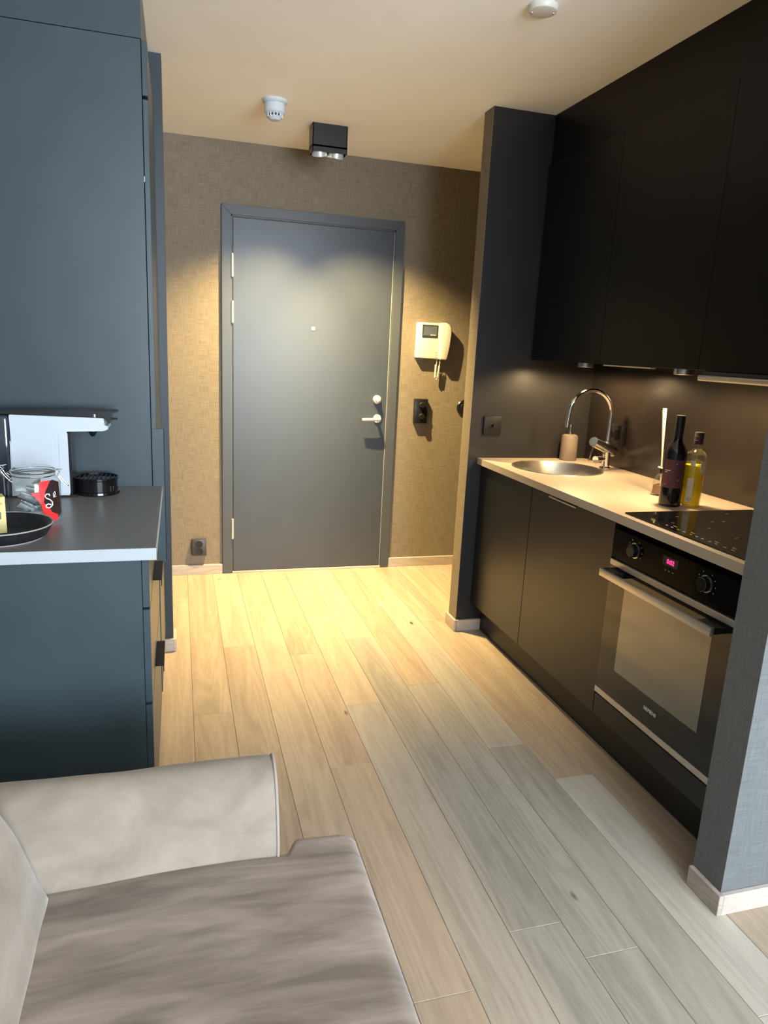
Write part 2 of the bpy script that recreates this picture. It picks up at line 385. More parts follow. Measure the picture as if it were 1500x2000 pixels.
T = .1
def wallbox(name, m, *a):
    bm = NB(); box(bm, *a); return struct(name, bm, m)
wallbox('wall_far', M['linen'], XL-T, XB+T, D, D+T, -.06, H+T)
wallbox('wall_left', M['linen_grey'], XL-T, XL, YR, D, -.06, H+T)
wallbox('wall_kitchen_back', M['darkwall'], XB, XB+T, YCF, D, -.06, H+T)
wallbox('wall_living_right', M['linen_grey'], XR, XR+T, YR, YCF, -.06, H+T)
# end wall of the kitchen nearest the viewer, papered in linen
wallbox('wall_kitchen_near', M['linen_grey'], XCOL, XR, YCN, YCF, 0, H)
# stub wall dividing kitchen and hall: dark painted side and a linen edge strip
bm = NB(); box(bm, XS, XB, YK, YK+.098, 0, H)
struct('wall_kitchen_far', bm, M['darkwall'])
bm = NB(); box(bm, XS-.0015, XS, YK+.0006, YK+.098, .0, H-.0005)
struct('trim_1', bm, M['linen'])
bm = NB(); box(bm, XL, XSL, YLS, YLS+.1, 0, H)
struct('wall_hall_left', bm, M['hall_paint'])
# ceiling
bm = NB(); box(bm, XL-T, XR+T, YR-T, D+T, H, H+T)
struct('ceiling', bm, M['ceil'])
# soffits (boxed in above the cabinets)
bm = NB(); box(bm, 1.648, XB, YCF, YK, 2.2405, H)
struct('trim_2', bm, M['cab'])
bm = NB(); box(bm, XL, XT+.001, YT, YLS, 2.268, H)
struct('trim_3', bm, M['cab_left'])
# rear wall with a wide window opening, behind the viewer
bm = NB()
box(bm, XL-T, .40, YR-T, YR, -.06, H+T); box(bm, 3.1, XR+T, YR-T, YR, -.06, H+T)
box(bm, .40, 3.1, YR-T, YR, 2.3, H+T); box(bm, .40, 3.1, YR-T, YR, -.06, .68)
struct('wall_rear', bm, M['ceil'])
win = bpy.data.objects.new('window_1', None); COL.objects.link(win); win['kind'] = 'structure'; win.location = (0, 0, 0); LOC[win] = Vector((0, 0, 0))
bm = NB()
for a in ((.40, 3.1, .68, .74), (.40, 3.1, 2.24, 2.3), (.40, .46, .74, 2.24), (3.04, 3.1, .74, 2.24), (1.72, 1.78, .74, 2.24)):
    box(bm, a[0], a[1], YR-.08, YR-.02, a[2], a[3], .004)
obj('window_frame', bm, M['whiteplastic'], win)

# baseboards
def skirt(name, x0, x1, y0, y1, h=.06):
    bm = NB(); box(bm, x0, x1, y0, y1, 0, h, .0015); struct(name, bm, M['skirt'])
skirt('baseboard_far_left', XL, .2415, D-.014, D)
skirt('baseboard_far_right', 1.3005, XB, D-.014, D)
skirt('baseboard_stub_end', XS-.014, XS-.0015, YK-.014, YK+.112)
skirt('baseboard_stub_front', XS, XK-.001, YK-.014, YK)
skirt('baseboard_stub_back', XS, XB, YK+.098, YK+.112)
skirt('baseboard_hall_left_end', XSL, XSL+.014, YLS-.014, YLS+.114)
skirt('baseboard_hall_left_front', XT-.02, XSL, YLS-.014, YLS)
skirt('baseboard_near_end', XCOL-.014, XCOL, YCN-.014, YCF)
skirt('baseboard_near_front', XCOL, XR, YCN-.014, YCN)

# entrance door
door = bpy.data.objects.new('door_1', None); COL.objects.link(door); door['kind'] = 'structure'; door.location = (.77, D, 0); LOC[door] = Vector((.77, D, 0))
bm = NB()
fo0, fo1, fz, fwid = .2425, 1.299, 2.1255, .052
prism(bm, [(fo0, 0), (fo0+fwid, 0), (fo0+fwid, fz-fwid), (fo0, fz)], 'Y', D-.018, D, .001, 1)
prism(bm, [(fo1-fwid, 0), (fo1, 0), (fo1, fz), (fo1-fwid, fz-fwid)], 'Y', D-.018, D, .001, 1)
prism(bm, [(fo0, fz), (fo0+fwid, fz-fwid), (fo1-fwid, fz-fwid), (fo1, fz)], 'Y', D-.018, D, .001, 1)
fr = obj('door_frame', bm, M['frame'], door)
bm = NB(); box(bm, fo0+fwid, fo0+fwid+.007, D-.012, D, 0, fz-fwid); box(bm, fo1-fwid-.006, fo1-fwid, D-.012, D, 0, fz-fwid); box(bm, fo0+fwid, fo1-fwid, D-.012, D, fz-fwid-.007, fz-fwid)
obj('door_stop', bm, M['frame'], door)
bm = NB(); box(bm, 1.2385, 1.241, D-.011, D-.002, .015, 2.06)
obj('weather_seal', bm, M['rubber'], door)
bm = NB(); box(bm, .305, 1.2375, D-.010, D, .014, 2.063, .0015)
leaf = obj('door_leaf', bm, M['door'], door)
bm = NB(); box(bm, .30, 1.245, D-.02, D, 0, .012, .001)
obj('threshold', bm, M['skirt'], door)
for z0, z1 in ((1.749, 1.872), (1.498, 1.616), (.224, .346)):
    bm = NB(); tube(bm, [(.301, D-.018, z0), (.301, D-.018, z1)], .0075, 12)
    tube(bm, [(.301, D-.018, z0-.004), (.301, D-.018, z0)], .005, 10)
    obj('hinge', bm, M['nickel'], door)
bm = NB(); lathe(bm, [(0, 0), (.026, 0), (.026, .006), (.023, .009), (0, .009)], (1.183, D-.010, .968), 32, '-Y')
tube(bm, [(1.183, D-.014, .968), (1.183, D-.055, .968)], .010, 16)
tube(bm, [(1.190, D-.058, .968), (1.150, D-.060, .967), (1.075, D-.058, .965)], [.0105, .0105, .009], 16)
obj('door_handle', bm, M['nickel'], door)
bm = NB(); lathe(bm, [(0, 0), (.026, 0), (.026, .010), (.021, .016), (.015, .017), (.015, .034), (.012, .037), (0, .037)], (1.176, D-.010, 1.086), 32, '-Y')
box(bm, 1.173, 1.179, D-.056, D-.044, 1.075, 1.097, .002)
obj('deadbolt_knob', bm, M['nickel'], door)
bm = NB(); lathe(bm, [(.0070, .0), (.0070, .003), (.0105, .003), (.0115, .0)], (.768, D-.010, 1.488), 24, '-Y')
ph = obj('peephole', bm, M['nickel'], door)
bm = NB(); lathe(bm, [(0, .002), (.0070, .002)], (.768, D-.010, 1.488), 16, '-Y'); obj('lens', bm, M['black_gloss'], ph)

# ================================================================== KITCHEN RIGHT
# base cabinets
def base_cab(y0, y1, label, handle):
    t = thing('base_cabinet', label, 'cabinet', (XF, (y0+y1)/2, .15), 'black base cabinets under the sink worktop')
    bm = NB(); z0, z1 = .151, .866
    box(bm, XF+.020, XB-.01, y0, y0+.016, z0, z1); box(bm, XF+.020, XB-.01, y1-.016, y1, z0, z1)
    box(bm, XF+.020, XB-.01, y0+.016, y1-.016, z0, z0+.016); box(bm, XB-.02, XB-.01, y0+.016, y1-.016, z0+.016, z1)
    obj('body', bm, M['kick'], t)
    bm = NB(); box(bm, XF, XF+.018, y0+.0015, y1-.0015, z0, .858, .001)
    dr = obj('door', bm, M['cab_base'], t)
    if handle:
        bm = NB(); box(bm, XF-.020, XF+.017, handle[0], handle[1], .858, .8605, .0008); box(bm, XF-.020, XF-.0175, handle[0], handle[1], .8548, .859, .0008)
        obj('handle', bm, M['steel'], dr)
    return t
base_cab(2.619, YK, 'black base cabinet left of the other, beside the stub wall', None)
base_cab(2.0165, 2.619, 'black base cabinet with thin pull strip, beside the oven', (2.244, 2.447))
t = thing('oven_housing', 'black oven housing with drawer panel below the built-in oven', 'cabinet', (XF, 1.72, .15))
bm = NB(); box(bm, XF+.02, XB-.01, 1.9995, 2.0155, .151, .866); box(bm, XF+.02, XB-.01, YCF+.002, 1.43, .151, .866); box(bm, XF+.02, XB-.01, 1.43, 1.9995, .151, .232)
obj('body', bm, M['kick'], t)
bm = NB(); box(bm, XF, XF+.018, YCF+.002, 2.0150, .151, .2315, .001); obj('lower_panel', bm, M['cab_base'], t)
bm = NB(); box(bm, XF, XF+.018, YCF+.002, 1.430, .2335, .858, .001); obj('filler_panel', bm, M['cab'], t)
bm = NB(); box(bm, XK, XK+.016, YCF, YK, 0, .150, .001)
tag(obj('plinth', bm, M['kick']), 'long black toe-kick plinth under the base cabinets and oven', 'plinth')

# worktop with round sink cut-out
def worktop_mesh(x0, x1, y0, y1, z0, z1, c, r, n=64):
    bm = bmesh.new()
    outer = [bm.verts.new((x, y, z1)) for x, y in ((x0, y0), (x1, y0), (x1, y1), (x0, y1))]
    inner = [bm.verts.new((c[0]+r*math.cos(2*math.pi*k/n), c[1]+r*math.sin(2*math.pi*k/n), z1)) for k in range(n)]
    ed = [bm.edges.new((outer[i], outer[(i+1) % 4])) for i in range(4)]+[bm.edges.new((inner[i], inner[(i+1) % n])) for i in range(n)]
    bmesh.ops.triangle_fill(bm, use_beauty=True, use_dissolve=False, edges=ed)
    # drop triangles inside the hole
    for f in list(bm.faces):
        q = f.calc_center_median()
        if (q.x-c[0])**2+(q.y-c[1])**2 < (r*.97)**2 and all(v in inner for v in f.verts): bm.faces.remove(f)
    r_ = bmesh.ops.extrude_face_region(bm, geom=list(bm.faces))
    for v in r_['geom']:
        if isinstance(v, bmesh.types.BMVert): v.co.z = z0
    bmesh.ops.recalc_face_normals(bm, faces=bm.faces)
    return bm
SC = (1.668, 2.868); SR = .200
bm = worktop_mesh(XCF, XB-.001, YCF+.001, YK-.001, HC-.030, HC, SC, SR)
wt = tag(obj('worktop', bm, M['counter']), 'long sand-coloured kitchen worktop with round sink cut into it', 'worktop')
# backsplash panels
bm = NB(); box(bm, XB-.006, XB-.0005, YCF+.001, YK-.001, HC+.0005, 1.3755)
tag(obj('backsplash', bm, M['splash']), 'long brown backsplash panel behind the tap and bottles', 'backsplash')
bm = NB(); box(bm, 1.42, XB-.0065, YK-.004, YK-.0005, HC+.0005, 1.3755)
bm.free()
# sink
t = thing('sink', 'round brushed-steel sink set in the sand worktop', 'sink', (SC[0], SC[1], HC))
bm = NB(); lathe(bm, [(SR+.007, .0002), (SR+.006, .0022), (SR-.001, .0022), (SR-.004, -.003), (SR-.010, -.12), (SR-.03, -.145), (.05, -.150), (.045, -.153), (0, -.153)], (SC[0], SC[1], HC), 64)
obj('basin', bm, M['steel'], t)
bm = NB(); lathe(bm, [(.044, -.151), (.044, -.147), (.03, -.148), (0, -.150)], (SC[0], SC[1], HC), 32)
obj('drain', bm, M['chrome'], t)
ax = Matrix.Rotation(math.radians(-150), 4, 'Z')
bm = NB(); a = math.radians(-35); cx, cy = SC[0]+(SR-.009)*math.cos(a), SC[1]+(SR-.009)*math.sin(a)
tube(bm, [(cx, cy, HC-.035), (cx-.006*math.cos(a), cy-.006*math.sin(a), HC-.035)], [.013, .011], 20)
obj('overflow', bm, M['black_gloss'], t)
# faucet
FX, FY = 1.908, 2.850
t = thing('tap', 'chrome swan-neck mixer tap standing behind the round sink', 'tap', (FX, FY, HC))
bm = NB(); lathe(bm, [(0, 0), (.027, 0), (.027, .006), (.020, .010), (.0185, .012), (.0185, .085), (.016, .088), (.016, .13), (.013, .133), (.0, .133)], (FX, FY, HC), 32)
obj('body', bm, M['chrome'], t)
bm = NB(); pts = [(FX, FY, HC+.13), (FX, FY, 1.10), (FX+.001, FY, 1.15)]
R0 = .108; c0 = (FX-R0, FY, 1.148)
for k in range(1, 17):
    a = math.pi*k/16; pts.append((c0[0]+R0*math.cos(a), FY, c0[2]+R0*1.0*math.sin(a)))
pts.append((FX-2*R0-.003, FY, 1.115))
tube(bm, pts, .0095, 16)
sp_ = obj('spout', bm, M['chrome'], t)
bm = NB(); tube(bm, [(FX-2*R0-.003, FY, 1.116), (FX-2*R0-.005, FY, 1.088)], .0115, 16); obj('aerator', bm, M['chrome'], sp_)
bm = NB(); p0 = Vector((FX-.095, FY-.03, 1.028)); p1 = Vector((FX+.045, FY+.012, .975))
tube(bm, [p0, p0.lerp(p1, .38)], .0225, 24); tube(bm, [p0.lerp(p1, .40), p1], .0225, 24); tube(bm, [p0.lerp(p1, .36), p0.lerp(p1, .42)], .020, 24)
ml_ = obj('mixer_cartridge', bm, M['chrome'], t)
bm = NB(); dd = (p0-p1).normalized(); tube(bm, [p0-dd*.001, p0+dd*.007], [.0222, .019], 24); obj('end_cap', bm, M['blue_cap'], ml_)
bm = NB(); tube(bm, [p0+Vector((.006, 0, -.02)), p0+Vector((-.008, -.003, -.055)), p0+Vector((-.016, -.004, -.088))], [.0035, .0035, .003], 10); obj('lever', bm, M['chrome'], t)
bm = NB(); tube(bm, [(FX, FY, .945), (FX-.05, FY-.018, .945)], .010, 16); tube(bm, [(FX-.04, FY-.016, .945), (FX-.072, FY-.026, .945)], [.016, .017], 16)
obj('valve_knob', bm, M['chrome'], t)

# soap dispenser
t = thing('soap_dispenser', 'sand stoneware soap dispenser behind the round sink', 'soap dispenser', (1.862, 3.108, HC))
bm = NB(); lathe(bm, [(0, 0), (.039, 0), (.042, .003), (.0405, .112), (.037, .122), (.028, .127), (.0, .128)], (1.862, 3.108, HC), 40); obj('bottle', bm, M['soap'], t)
bm = NB(); lathe(bm, [(.013, .126), (.013, .137), (.006, .139), (.005, .165), (.010, .167), (.010, .177), (0, .178)], (1.862, 3.108, HC), 20)
tube(bm, [(1.862, 3.108, HC+.172), (1.835, 3.094, HC+.173), (1.825, 3.089, HC+.166)], .004, 10); obj('pump', bm, M['chrome'], t)

# sockets
def plate(name, label, cat, x0, x1, z0, z1, ywall, depth, material, holes, ax='Y', knobs=False, group=None):
    """flat plate on a wall facing -Y (ax Y) or -X (ax X); holes are (u, v, r)"""
    if ax == 'Y': loc = ((x0+x1)/2, ywall, (z0+z1)/2)
    else: loc = (ywall, (x0+x1)/2, (z0+z1)/2)
    t = thing(name, label, cat, loc, group)
    bm = NB()
    if ax == 'Y': box(bm, x0, x1, ywall-depth, ywall, z0, z1, .004, 2)
    else: box(bm, ywall-depth, ywall, x0, x1, z0, z1, .004, 2)
    obj('plate', bm, material, t)
    for u, v, r in holes:
        bm = NB(); c = (u, ywall-depth, v) if ax == 'Y' else (ywall-depth, u, v); A = '-Y' if ax == 'Y' else '-X'
        if knobs:
            lathe(bm, [(0, 0), (r, 0), (r*.92, .016), (r*.8, .019), (0, .019)], c, 28, A); obj('rotary_knob', bm, M['blackplastic'], t)
        else:
            lathe(bm, [(r*1.08, 0), (r*1.08, .003), (r, .003), (r*.96, -.003+.0045), (0, .0012)], c, 28, A); s = obj('socket', bm, M['black_gloss'], t)
            bm = NB()
            for q in (-.0095, .0095):
                if ax == 'Y': cyl(bm, (u+q, ywall-depth-.0008, v), (u+q, ywall-depth-.0022, v), .0024, 10)
                else: cyl(bm, (ywall-depth-.0008, u+q, v), (ywall-depth-.0022, u+q, v), .0024, 10)
            obj('pin_hole', bm, M['kick'], s)
    return t
plate('wall_socket', 'black double socket on the brown wall left of the door, near the floor', 'socket', .060, .146, .123, .224, D, .030, M['greyplastic'], ((.103, .196, .019), (.103, .151, .019)))
plate('wall_socket', 'black socket on the backsplash behind the tap', 'socket', 2.83, 2.945, 1.008, 1.100, XB-.006, .028, M['blackplastic'], ((2.915, 1.054, .021), (2.862, 1.054, .021)), 'X')
plate('dimmer_switch', 'black double dimmer switch under the white intercom', 'switch', 1.418, 1.506, .945, 1.098, D, .030, M['blackplastic'], ((1.464, 1.060, .019), (1.464, .990, .019)), knobs=True)
plate('wall_switch', 'dark grey single switch on the dark stub wall above the worktop', 'switch', 1.412, 1.505, 1.011, 1.102, YK, .012, M['switch_dark'], ((1.460, 1.057, .008),), knobs=True)
t = thing('wall_button', 'round black wall button on the brown wall beside the stub wall', 'button', (1.762, D, 1.047))
bm = NB(); lathe(bm, [(0, 0), (.052, 0), (.052, .006), (.048, .010), (0, .010)], (1.762, D, 1.047), 36, '-Y'); obj('base', bm, M['blackplastic'], t)
bm = NB(); lathe(bm, [(0, .009), (.030, .009), (.028, .014), (0, .015)], (1.762, D, 1.047), 32, '-Y'); obj('rotary_knob', bm, M['blackplastic'], t)

# wall cabinets
def wall_cab(y0, y1, label, handle):
    t = thing('wall_cabinet', label, 'cabinet', (1.636, (y0+y1)/2, 1.376), 'black wall cabinets over the worktop')
    bm = NB(); box(bm, 1.655, XB-.002, y0+.0002, y1-.0002, 1.376, 2.2395); obj('body', bm, M['cab'], t)
    bm = NB(); box(bm, 1.636, 1.6545, y0+.001, y1-.001, 1.3765, 2.239, .001); d_ = obj('door', bm, M['cab'], t)
    if handle:
        bm = NB(); box(bm, 1.630, 1.654, handle[0], handle[1], 1.3705, 1.3755, .001); obj('handle', bm, M['steel'], d_)
    return t
wall_cab(2.571, YK-.001, 'black wall cabinet furthest from the viewer, touching the stub wall', None)
wall_cab(1.988, 2.571, 'black wall cabinet in the middle, over the two lamps', (2.23, 2.53))
wall_cab(YCF+.002, 1.988, 'black wall cabinet nearest the viewer, above the hob', None)
# puck lamps
WARM = (1.0, .68, .34)
def puck(x, y, label):
    t = thing('puck_lamp', label, 'lamp', (x, y, 1.376), 'round steel lamps under the wall cabinets')
    bm = NB(); lathe(bm, [(0, 0), (.034, 0), (.034, .018), (.030, .020), (.028, .017), (0, .017)], (x, y, 1.376), 36, '-Z'); obj('housing', bm, M['steel'], t)
    bm = NB(); lathe(bm, [(0, .0175), (.026, .0175), (.024, .0185), (0, .0185)], (x, y, 1.376), 28, '-Z'); obj('lens', bm, M['lampglow'], t)
    l = spot('puck_light', (x, y, 1.353), (x, y, 0), 20, WARM, 176, .35, .022)
    return t
puck(1.752, 2.860, 'small round steel lamp under the wall cabinets, above the sink')
puck(1.700, 2.135, 'small round steel lamp under the wall cabinets, above the bottles')
# extractor visor
t = thing('cooker_hood', 'slim pale cooker hood visor under the nearest wall cabinet', 'cooker hood', (1.65, 1.68, 1.376))
bm = NB(); box(bm, 1.640, XB-.02, YCF+.01, 1.968, 1.362, 1.3755, .002); obj('body', bm, M['greyplastic'], t)
bm = NB(); box(bm, 1.622, 1.652, YCF+.006, 1.972, 1.343, 1.362, .006, 3); obj('visor', bm, M['alu'], t)

# hob
t = thing('induction_hob', 'black glass induction hob set in the worktop above the oven', 'hob', (1.68, 1.70, HC))
bm = NB(); box(bm, 1.426, 1.945, 1.405, 1.985, HC, HC+.005, .0015); obj('glass_plate', bm, M['black_gloss'], t)
bm = NB()
for cx, cy, r in ((1.79, 1.83, .10), (1.79, 1.55, .08), (1.57, 1.83, .075), (1.57, 1.55, .09)):
    for s in range(0, 360, 90):
        a = math.radians(s); box(bm, cx+r*math.cos(a)-.006, cx+r*math.cos(a)+.006, cy+r*math.sin(a)-.0008, cy+r*math.sin(a)+.0008, HC+.005, HC+.0053)
for y in (1.80, 1.775, 1.745, 1.72, 1.69, 1.665, 1.64, 1.61, 1.585, 1.55, 1.52): box(bm, 1.452, 1.456, y, y+.010, HC+.005, HC+.0053)
for y in (1.78, 1.70, 1.60, 1.53): box(bm, 1.470, 1.473, y, y+.016, HC+.005, HC+.0053)
obj('printed_marks', bm, M['grey_print'], t, 'stuff')

# oven
OX = XF-.004; OY0, OY1 = 1.4345, 2.0; 
OY1 = 2.0135
t = thing('oven', 'black built-in oven with glass door and steel trim under the hob', 'oven', (OX, 1.72, .236))
bm = NB(); box(bm, OX+.022, XB-.06, 1.436, 1.995, .24, .84); obj('body', bm, M['kick'], t)
bm = NB(); box(bm, OX, OX+.022, OY0, OY1, .742, .842, .001); cp = obj('control_panel', bm, M['black_panel'], t)
for y in (1.891, 1.560):
    bm = NB(); lathe(bm, [(0, 0), (.0225, 0), (.0215, .018), (.019, .020), (0, .020)], (OX, y, .796), 36, '-X'); k_ = obj('knob', bm, M['black_gloss'], t)
    bm = NB(); lathe(bm, [(.0255, 0), (.0255, .002), (.0225, .002), (.0225, .0)], (OX, y, .796), 36, '-X'); obj('knob_ring', bm, M['chrome'], k_)
bm = NB()
for yc in (1.891, 1.560):
    for a in range(-120, 150, 30):
        if abs(a) < 10: continue
        q = math.radians(a+90); yy, zz = yc+.036*math.cos(q), .796+.036*math.sin(q)
        box(bm, OX-.0004, OX+.0001, yy-.0018, yy+.0018, zz-.0018, zz+.0018)
obj('dial_marks', bm, M['grey_print'], cp, 'stuff')
bm = NB(); box(bm, OX-.0006, OX+.0001, 1.683, 1.752, .796, .824); dp = obj('display', bm, M['ink'], cp)
Mt = lambda y, z, o=.001: face_mtx((OX-o, y, z), (0, -1, 0), (0, 0, 1))
obj('clock_digits', text_bm('0:02', .020, Mt(1.716, .8095)), M['red_led'], dp)
bm = NB()
for y in (1.735, 1.718, 1.701): box(bm, OX-.0004, OX+.0001, y-.003, y+.003, .780, .783)
obj('touch_marks', bm, M['grey_print'], cp, 'stuff')
# door
bm = NB(); box(bm, OX, OX+.022, OY0, OY1, .262, .714, .001); od = obj('door', bm, M['door_glass'], t)
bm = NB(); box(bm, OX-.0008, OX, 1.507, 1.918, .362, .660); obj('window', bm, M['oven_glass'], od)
bm = NB(); box(bm, OX-.002, OX+.021, OY0, OY1, .240, .2615, .001); obj('lower_trim', bm, M['alu'], od)
bm = NB(); box(bm, OX-.002, OX+.021, OY0, OY1, .7145, .734, .001); obj('upper_trim', bm, M['alu'], od)
obj('lettering', text_bm('SIEMENS', .0165, Mt(1.713, .318)), M['white_ink'], od)
bm = NB(); box(bm, OX-.052, OX-.040, 1.462, 1.998, .681, .706, .002, 2); hb = obj('handle', bm, M['alu'], t)
bm = NB()
for y0, y1 in ((1.462, 1.53), (1.93, 1.998)):
    bm = NB(); prism(bm, [(OX-.040, y0), (OX, y0), (OX, y1), (OX-.040, y1)], 'Z', .686, .706, .0015, 1)
    obj('handle_bracket', bm, M['blackplastic'], t)

# bottles on the worktop
def band(bm, c, r, a0, a1, z0, z1, n=16, th=.0004):
    """curved label: a thin shell on a cylinder"""
    t = bmesh.new(); g = []
    for i in range(n+1):
        a = math.radians(a0+(a1-a0)*i/n)
        g.append([t.verts.new((c[0]+rr*math.cos(a), c[1]+rr*math.sin(a), z)) for rr, z in ((r, z0), (r+th, z0), (r+th, z1), (r, z1))])
    for p, q in zip(g, g[1:]):
        for k in range(4): t.faces.new((p[k], p[(k+1) % 4], q[(k+1) % 4], q[k]))
    t.faces.new(g[0]); t.faces.new(g[-1]); bmesh.ops.recalc_face_normals(t, faces=t.faces)
    add_tmp(bm, t, False); return bm
WC = (1.684, 2.095, HC)
t = thing('wine_bottle', 'dark wine bottle with maroon label beside the oil bottle', 'bottle', WC)
bm = NB(); lathe(bm, [(0, .004), (.032, 0), (.0375, .004), (.0375, .185), (.035, .200), (.026, .218), (.0165, .232), (.0145, .245), (.0143, .312), (.0, .312)], WC, 40); obj('glass_body', bm, M['wine_glass'], t)
bm = NB(); lathe(bm, [(.0150, .252), (.0156, .252), (.0156, .318), (.0150, .3205), (0, .3205)], WC, 32); obj('foil_capsule', bm, M['blackplastic'], t)
bm = NB(); band(bm, WC, .0378, 175, 285, HC+.068, HC+.168); lb = obj('label', bm, M['wine_label'], t)
bm = NB()
for a0, a1, z in ((183, 215, .128), (186, 200, .122), (255, 262, .095), (240, 246, .152), (190, 194, .078)): band(bm, WC, .0383, a0, a1, HC+z, HC+z+.0022, 6)
obj('label_print', bm, M['white_ink'], lb, 'stuff')
OC = (1.752, 2.072, HC)
t = thing('oil_bottle', 'clear bottle of yellow olive oil with cream label and dark cap', 'bottle', OC)
bm = NB(); lathe(bm, [(0, .003), (.030, 0), (.0345, .004), (.0345, .178), (.033, .188), (.024, .199), (.014, .206), (.0125, .212), (.0125, .226)], OC, 40); obj('glass_body', bm, M['glass'], t)
bm = NB(); lathe(bm, [(0, .0075), (.0316, .0075), (.0316, .150), (0, .150)], OC, 36); obj('oil', bm, M['oil'], t)
bm = NB(); lathe(bm, [(0, .228), (.0150, .224), (.0155, .226), (.0155, .262), (.0150, .2655), (0, .2655)], OC, 28); 
for zz in (.236, .250): lathe(bm, [(.0155, zz), (.0160, zz+.001), (.0155, zz+.002)], OC, 28)
obj('cap', bm, M['cap'], t)
bm = NB(); band(bm, OC, .0347, 200, 235, HC+.020, HC+.105); lb = obj('label', bm, M['cream_paper'], t)
bm = NB(); band(bm, OC, .0347, 262, 330, HC+.125, HC+.168); band(bm, OC, .0347, 205, 232, HC+.148, HC+.168); obj('neck_label', bm, M['cream_paper'], t)
bm = NB()
for a in range(0, 360, 30):
    q = math.radians(a); band(bm, OC, .0352, 222+8*math.cos(q)-1.5, 222+8*math.cos(q)+1.5, HC+.031+.0048*math.sin(q)-.0007, HC+.031+.0048*math.sin(q)+.0007, 2)
obj('stamp', bm, M['ink'], lb)
# reed diffuser
DC = Vector((1.770, 2.262, HC)); rz = Matrix.Rotation(math.radians(28), 4, 'Z')
t = thing('reed_diffuser', 'small square glass reed diffuser with pale reeds behind the bottles', 'reed diffuser', DC)
def sqlathe(prof, c, m=rz):
    bm = bmesh.new(); rings = []
    for h, z in prof:
        rr = h*.18; pts = []
        for sx, sy in ((1, 1), (-1, 1), (-1, -1), (1, -1)):
            for k in range(4):
                a = math.atan2(sy, sx)-math.pi/4+math.pi/2*k/3
                pts.append(Vector((sx*(h-rr)+rr*math.cos(a), sy*(h-rr)+rr*math.sin(a), z)))
        rings.append([bm.verts.new(m @ p+c) for p in pts])
    n = 16
    for a, b in zip(rings, rings[1:]):
        for k in range(n): bm.faces.new((a[k], a[(k+1) % n], b[(k+1) % n], b[k]))
    bm.faces.new(rings[0]); bm.faces.new(rings[-1]); bmesh.ops.recalc_face_normals(bm, faces=bm.faces)
    for f in bm.faces: f.smooth = True
    return bm
bm = sqlathe([(.027, 0), (.028, .003), (.023, .060), (.015, .078), (.011, .084)], DC); obj('glass_bottle', bm, M['glass'], t)
bm = sqlathe([(.024, .008), (.0215, .040)], DC); obj('scented_liquid', bm, M['diff'], t)
bm = NB(); lathe(bm, [(.010, .084), (.013, .086), (.013, .110), (.010, .112), (.006, .112)], DC, 24); obj('collar', bm, M['blackplastic'], t)
bm = NB(); lathe(bm, [(.013, .104), (.020, .106), (.020, .109), (.013, .110)], DC, 24); obj('collar_ring', bm, M['cream_paper'], t)
for k in range(8):
    a = k*.785; r0 = .004; r1 = .006
    bm = NB(); tube(bm, [(DC.x-.6*r0*math.cos(a), DC.y-r0*math.sin(a), HC+.015), (DC.x-.030+r1*math.cos(a), DC.y+r1*math.sin(a), 1.222+.008*math.sin(k*2.1))], .0018, 6)
    obj('reed', bm, M['reed'], t)

# ================================================================== HALL WALL AND CEILING THINGS
t = thing('intercom', 'white wall intercom with small screen and hanging corded handset', 'intercom', (1.507, D, 1.34))
bm = NB()
poly = [(1.404, 1.348), (1.560, 1.344), (1.560, 1.562), (1.406, 1.560)]
prism(bm, poly, 'Y', D-.040, D, .006, 3); obj('body', bm, M['whiteplastic'], t)
bm = NB(); box(bm, 1.436, 1.538, D-.0425, D-.040, 1.472, 1.548, .001); sc_ = obj('screen_bezel', bm, M['greyplastic'], t)
bm = NB(); box(bm, 1.444, 1.530, D-.0432, D-.0424, 1.484, 1.540); obj('screen', bm, M['screen'], sc_)
bm = NB(); 
for k in range(5): box(bm, 1.490+k*.007, 1.494+k*.007, D-.0438, D-.0431, 1.486, 1.491)
obj('screen_print', bm, M['white_ink'], sc_, 'stuff')
bm = NB()
hp = [(1.552, 1.344), (1.598, 1.343), (1.604, 1.36), (1.615, 1.42), (1.622, 1.50), (1.618, 1.535), (1.605, 1.556), (1.585, 1.565), (1.552, 1.565)]
prism(bm, hp, 'Y', D-.060, D-.004, .006, 3, True); obj('handset', bm, M['whiteplastic'], t)
bm = NB(); box(bm, 1.547, 1.552, D-.052, D-.042, 1.42, 1.53, .002); obj('handset_grip', bm, M['whiteplastic'], t)
bm = NB()
for z in (1.39, 1.375, 1.36): 
    cyl(bm, (1.531, D-.0400, z), (1.531, D-.0425, z), .0045, 14)
obj('buttons', bm, M['whiteplastic'], t, 'stuff')
bm = NB(); pts = [(1.546, D-.03, 1.346), (1.543, D-.03, 1.31)]
for k in range(0, 110):
    a = k*.9; s = k/110; pts.append((1.541+.005*math.cos(a), D-.03+.005*math.sin(a), 1.312-.080*s))
for k in range(12): a = math.pi*k/11; pts.append((1.5475-.0065*math.cos(a), D-.03, 1.230-.008*math.sin(a)))
for k in range(0, 90):
    a = k*.9; s = k/90; pts.append((1.556+.008*s+.0045*math.cos(a), D-.03+.0045*math.sin(a), 1.232+.075*s))
pts += [(1.566, D-.03, 1.345)]
tube(bm, pts, .0020, 6); obj('coiled_cord', bm, M['whiteplastic'], t)

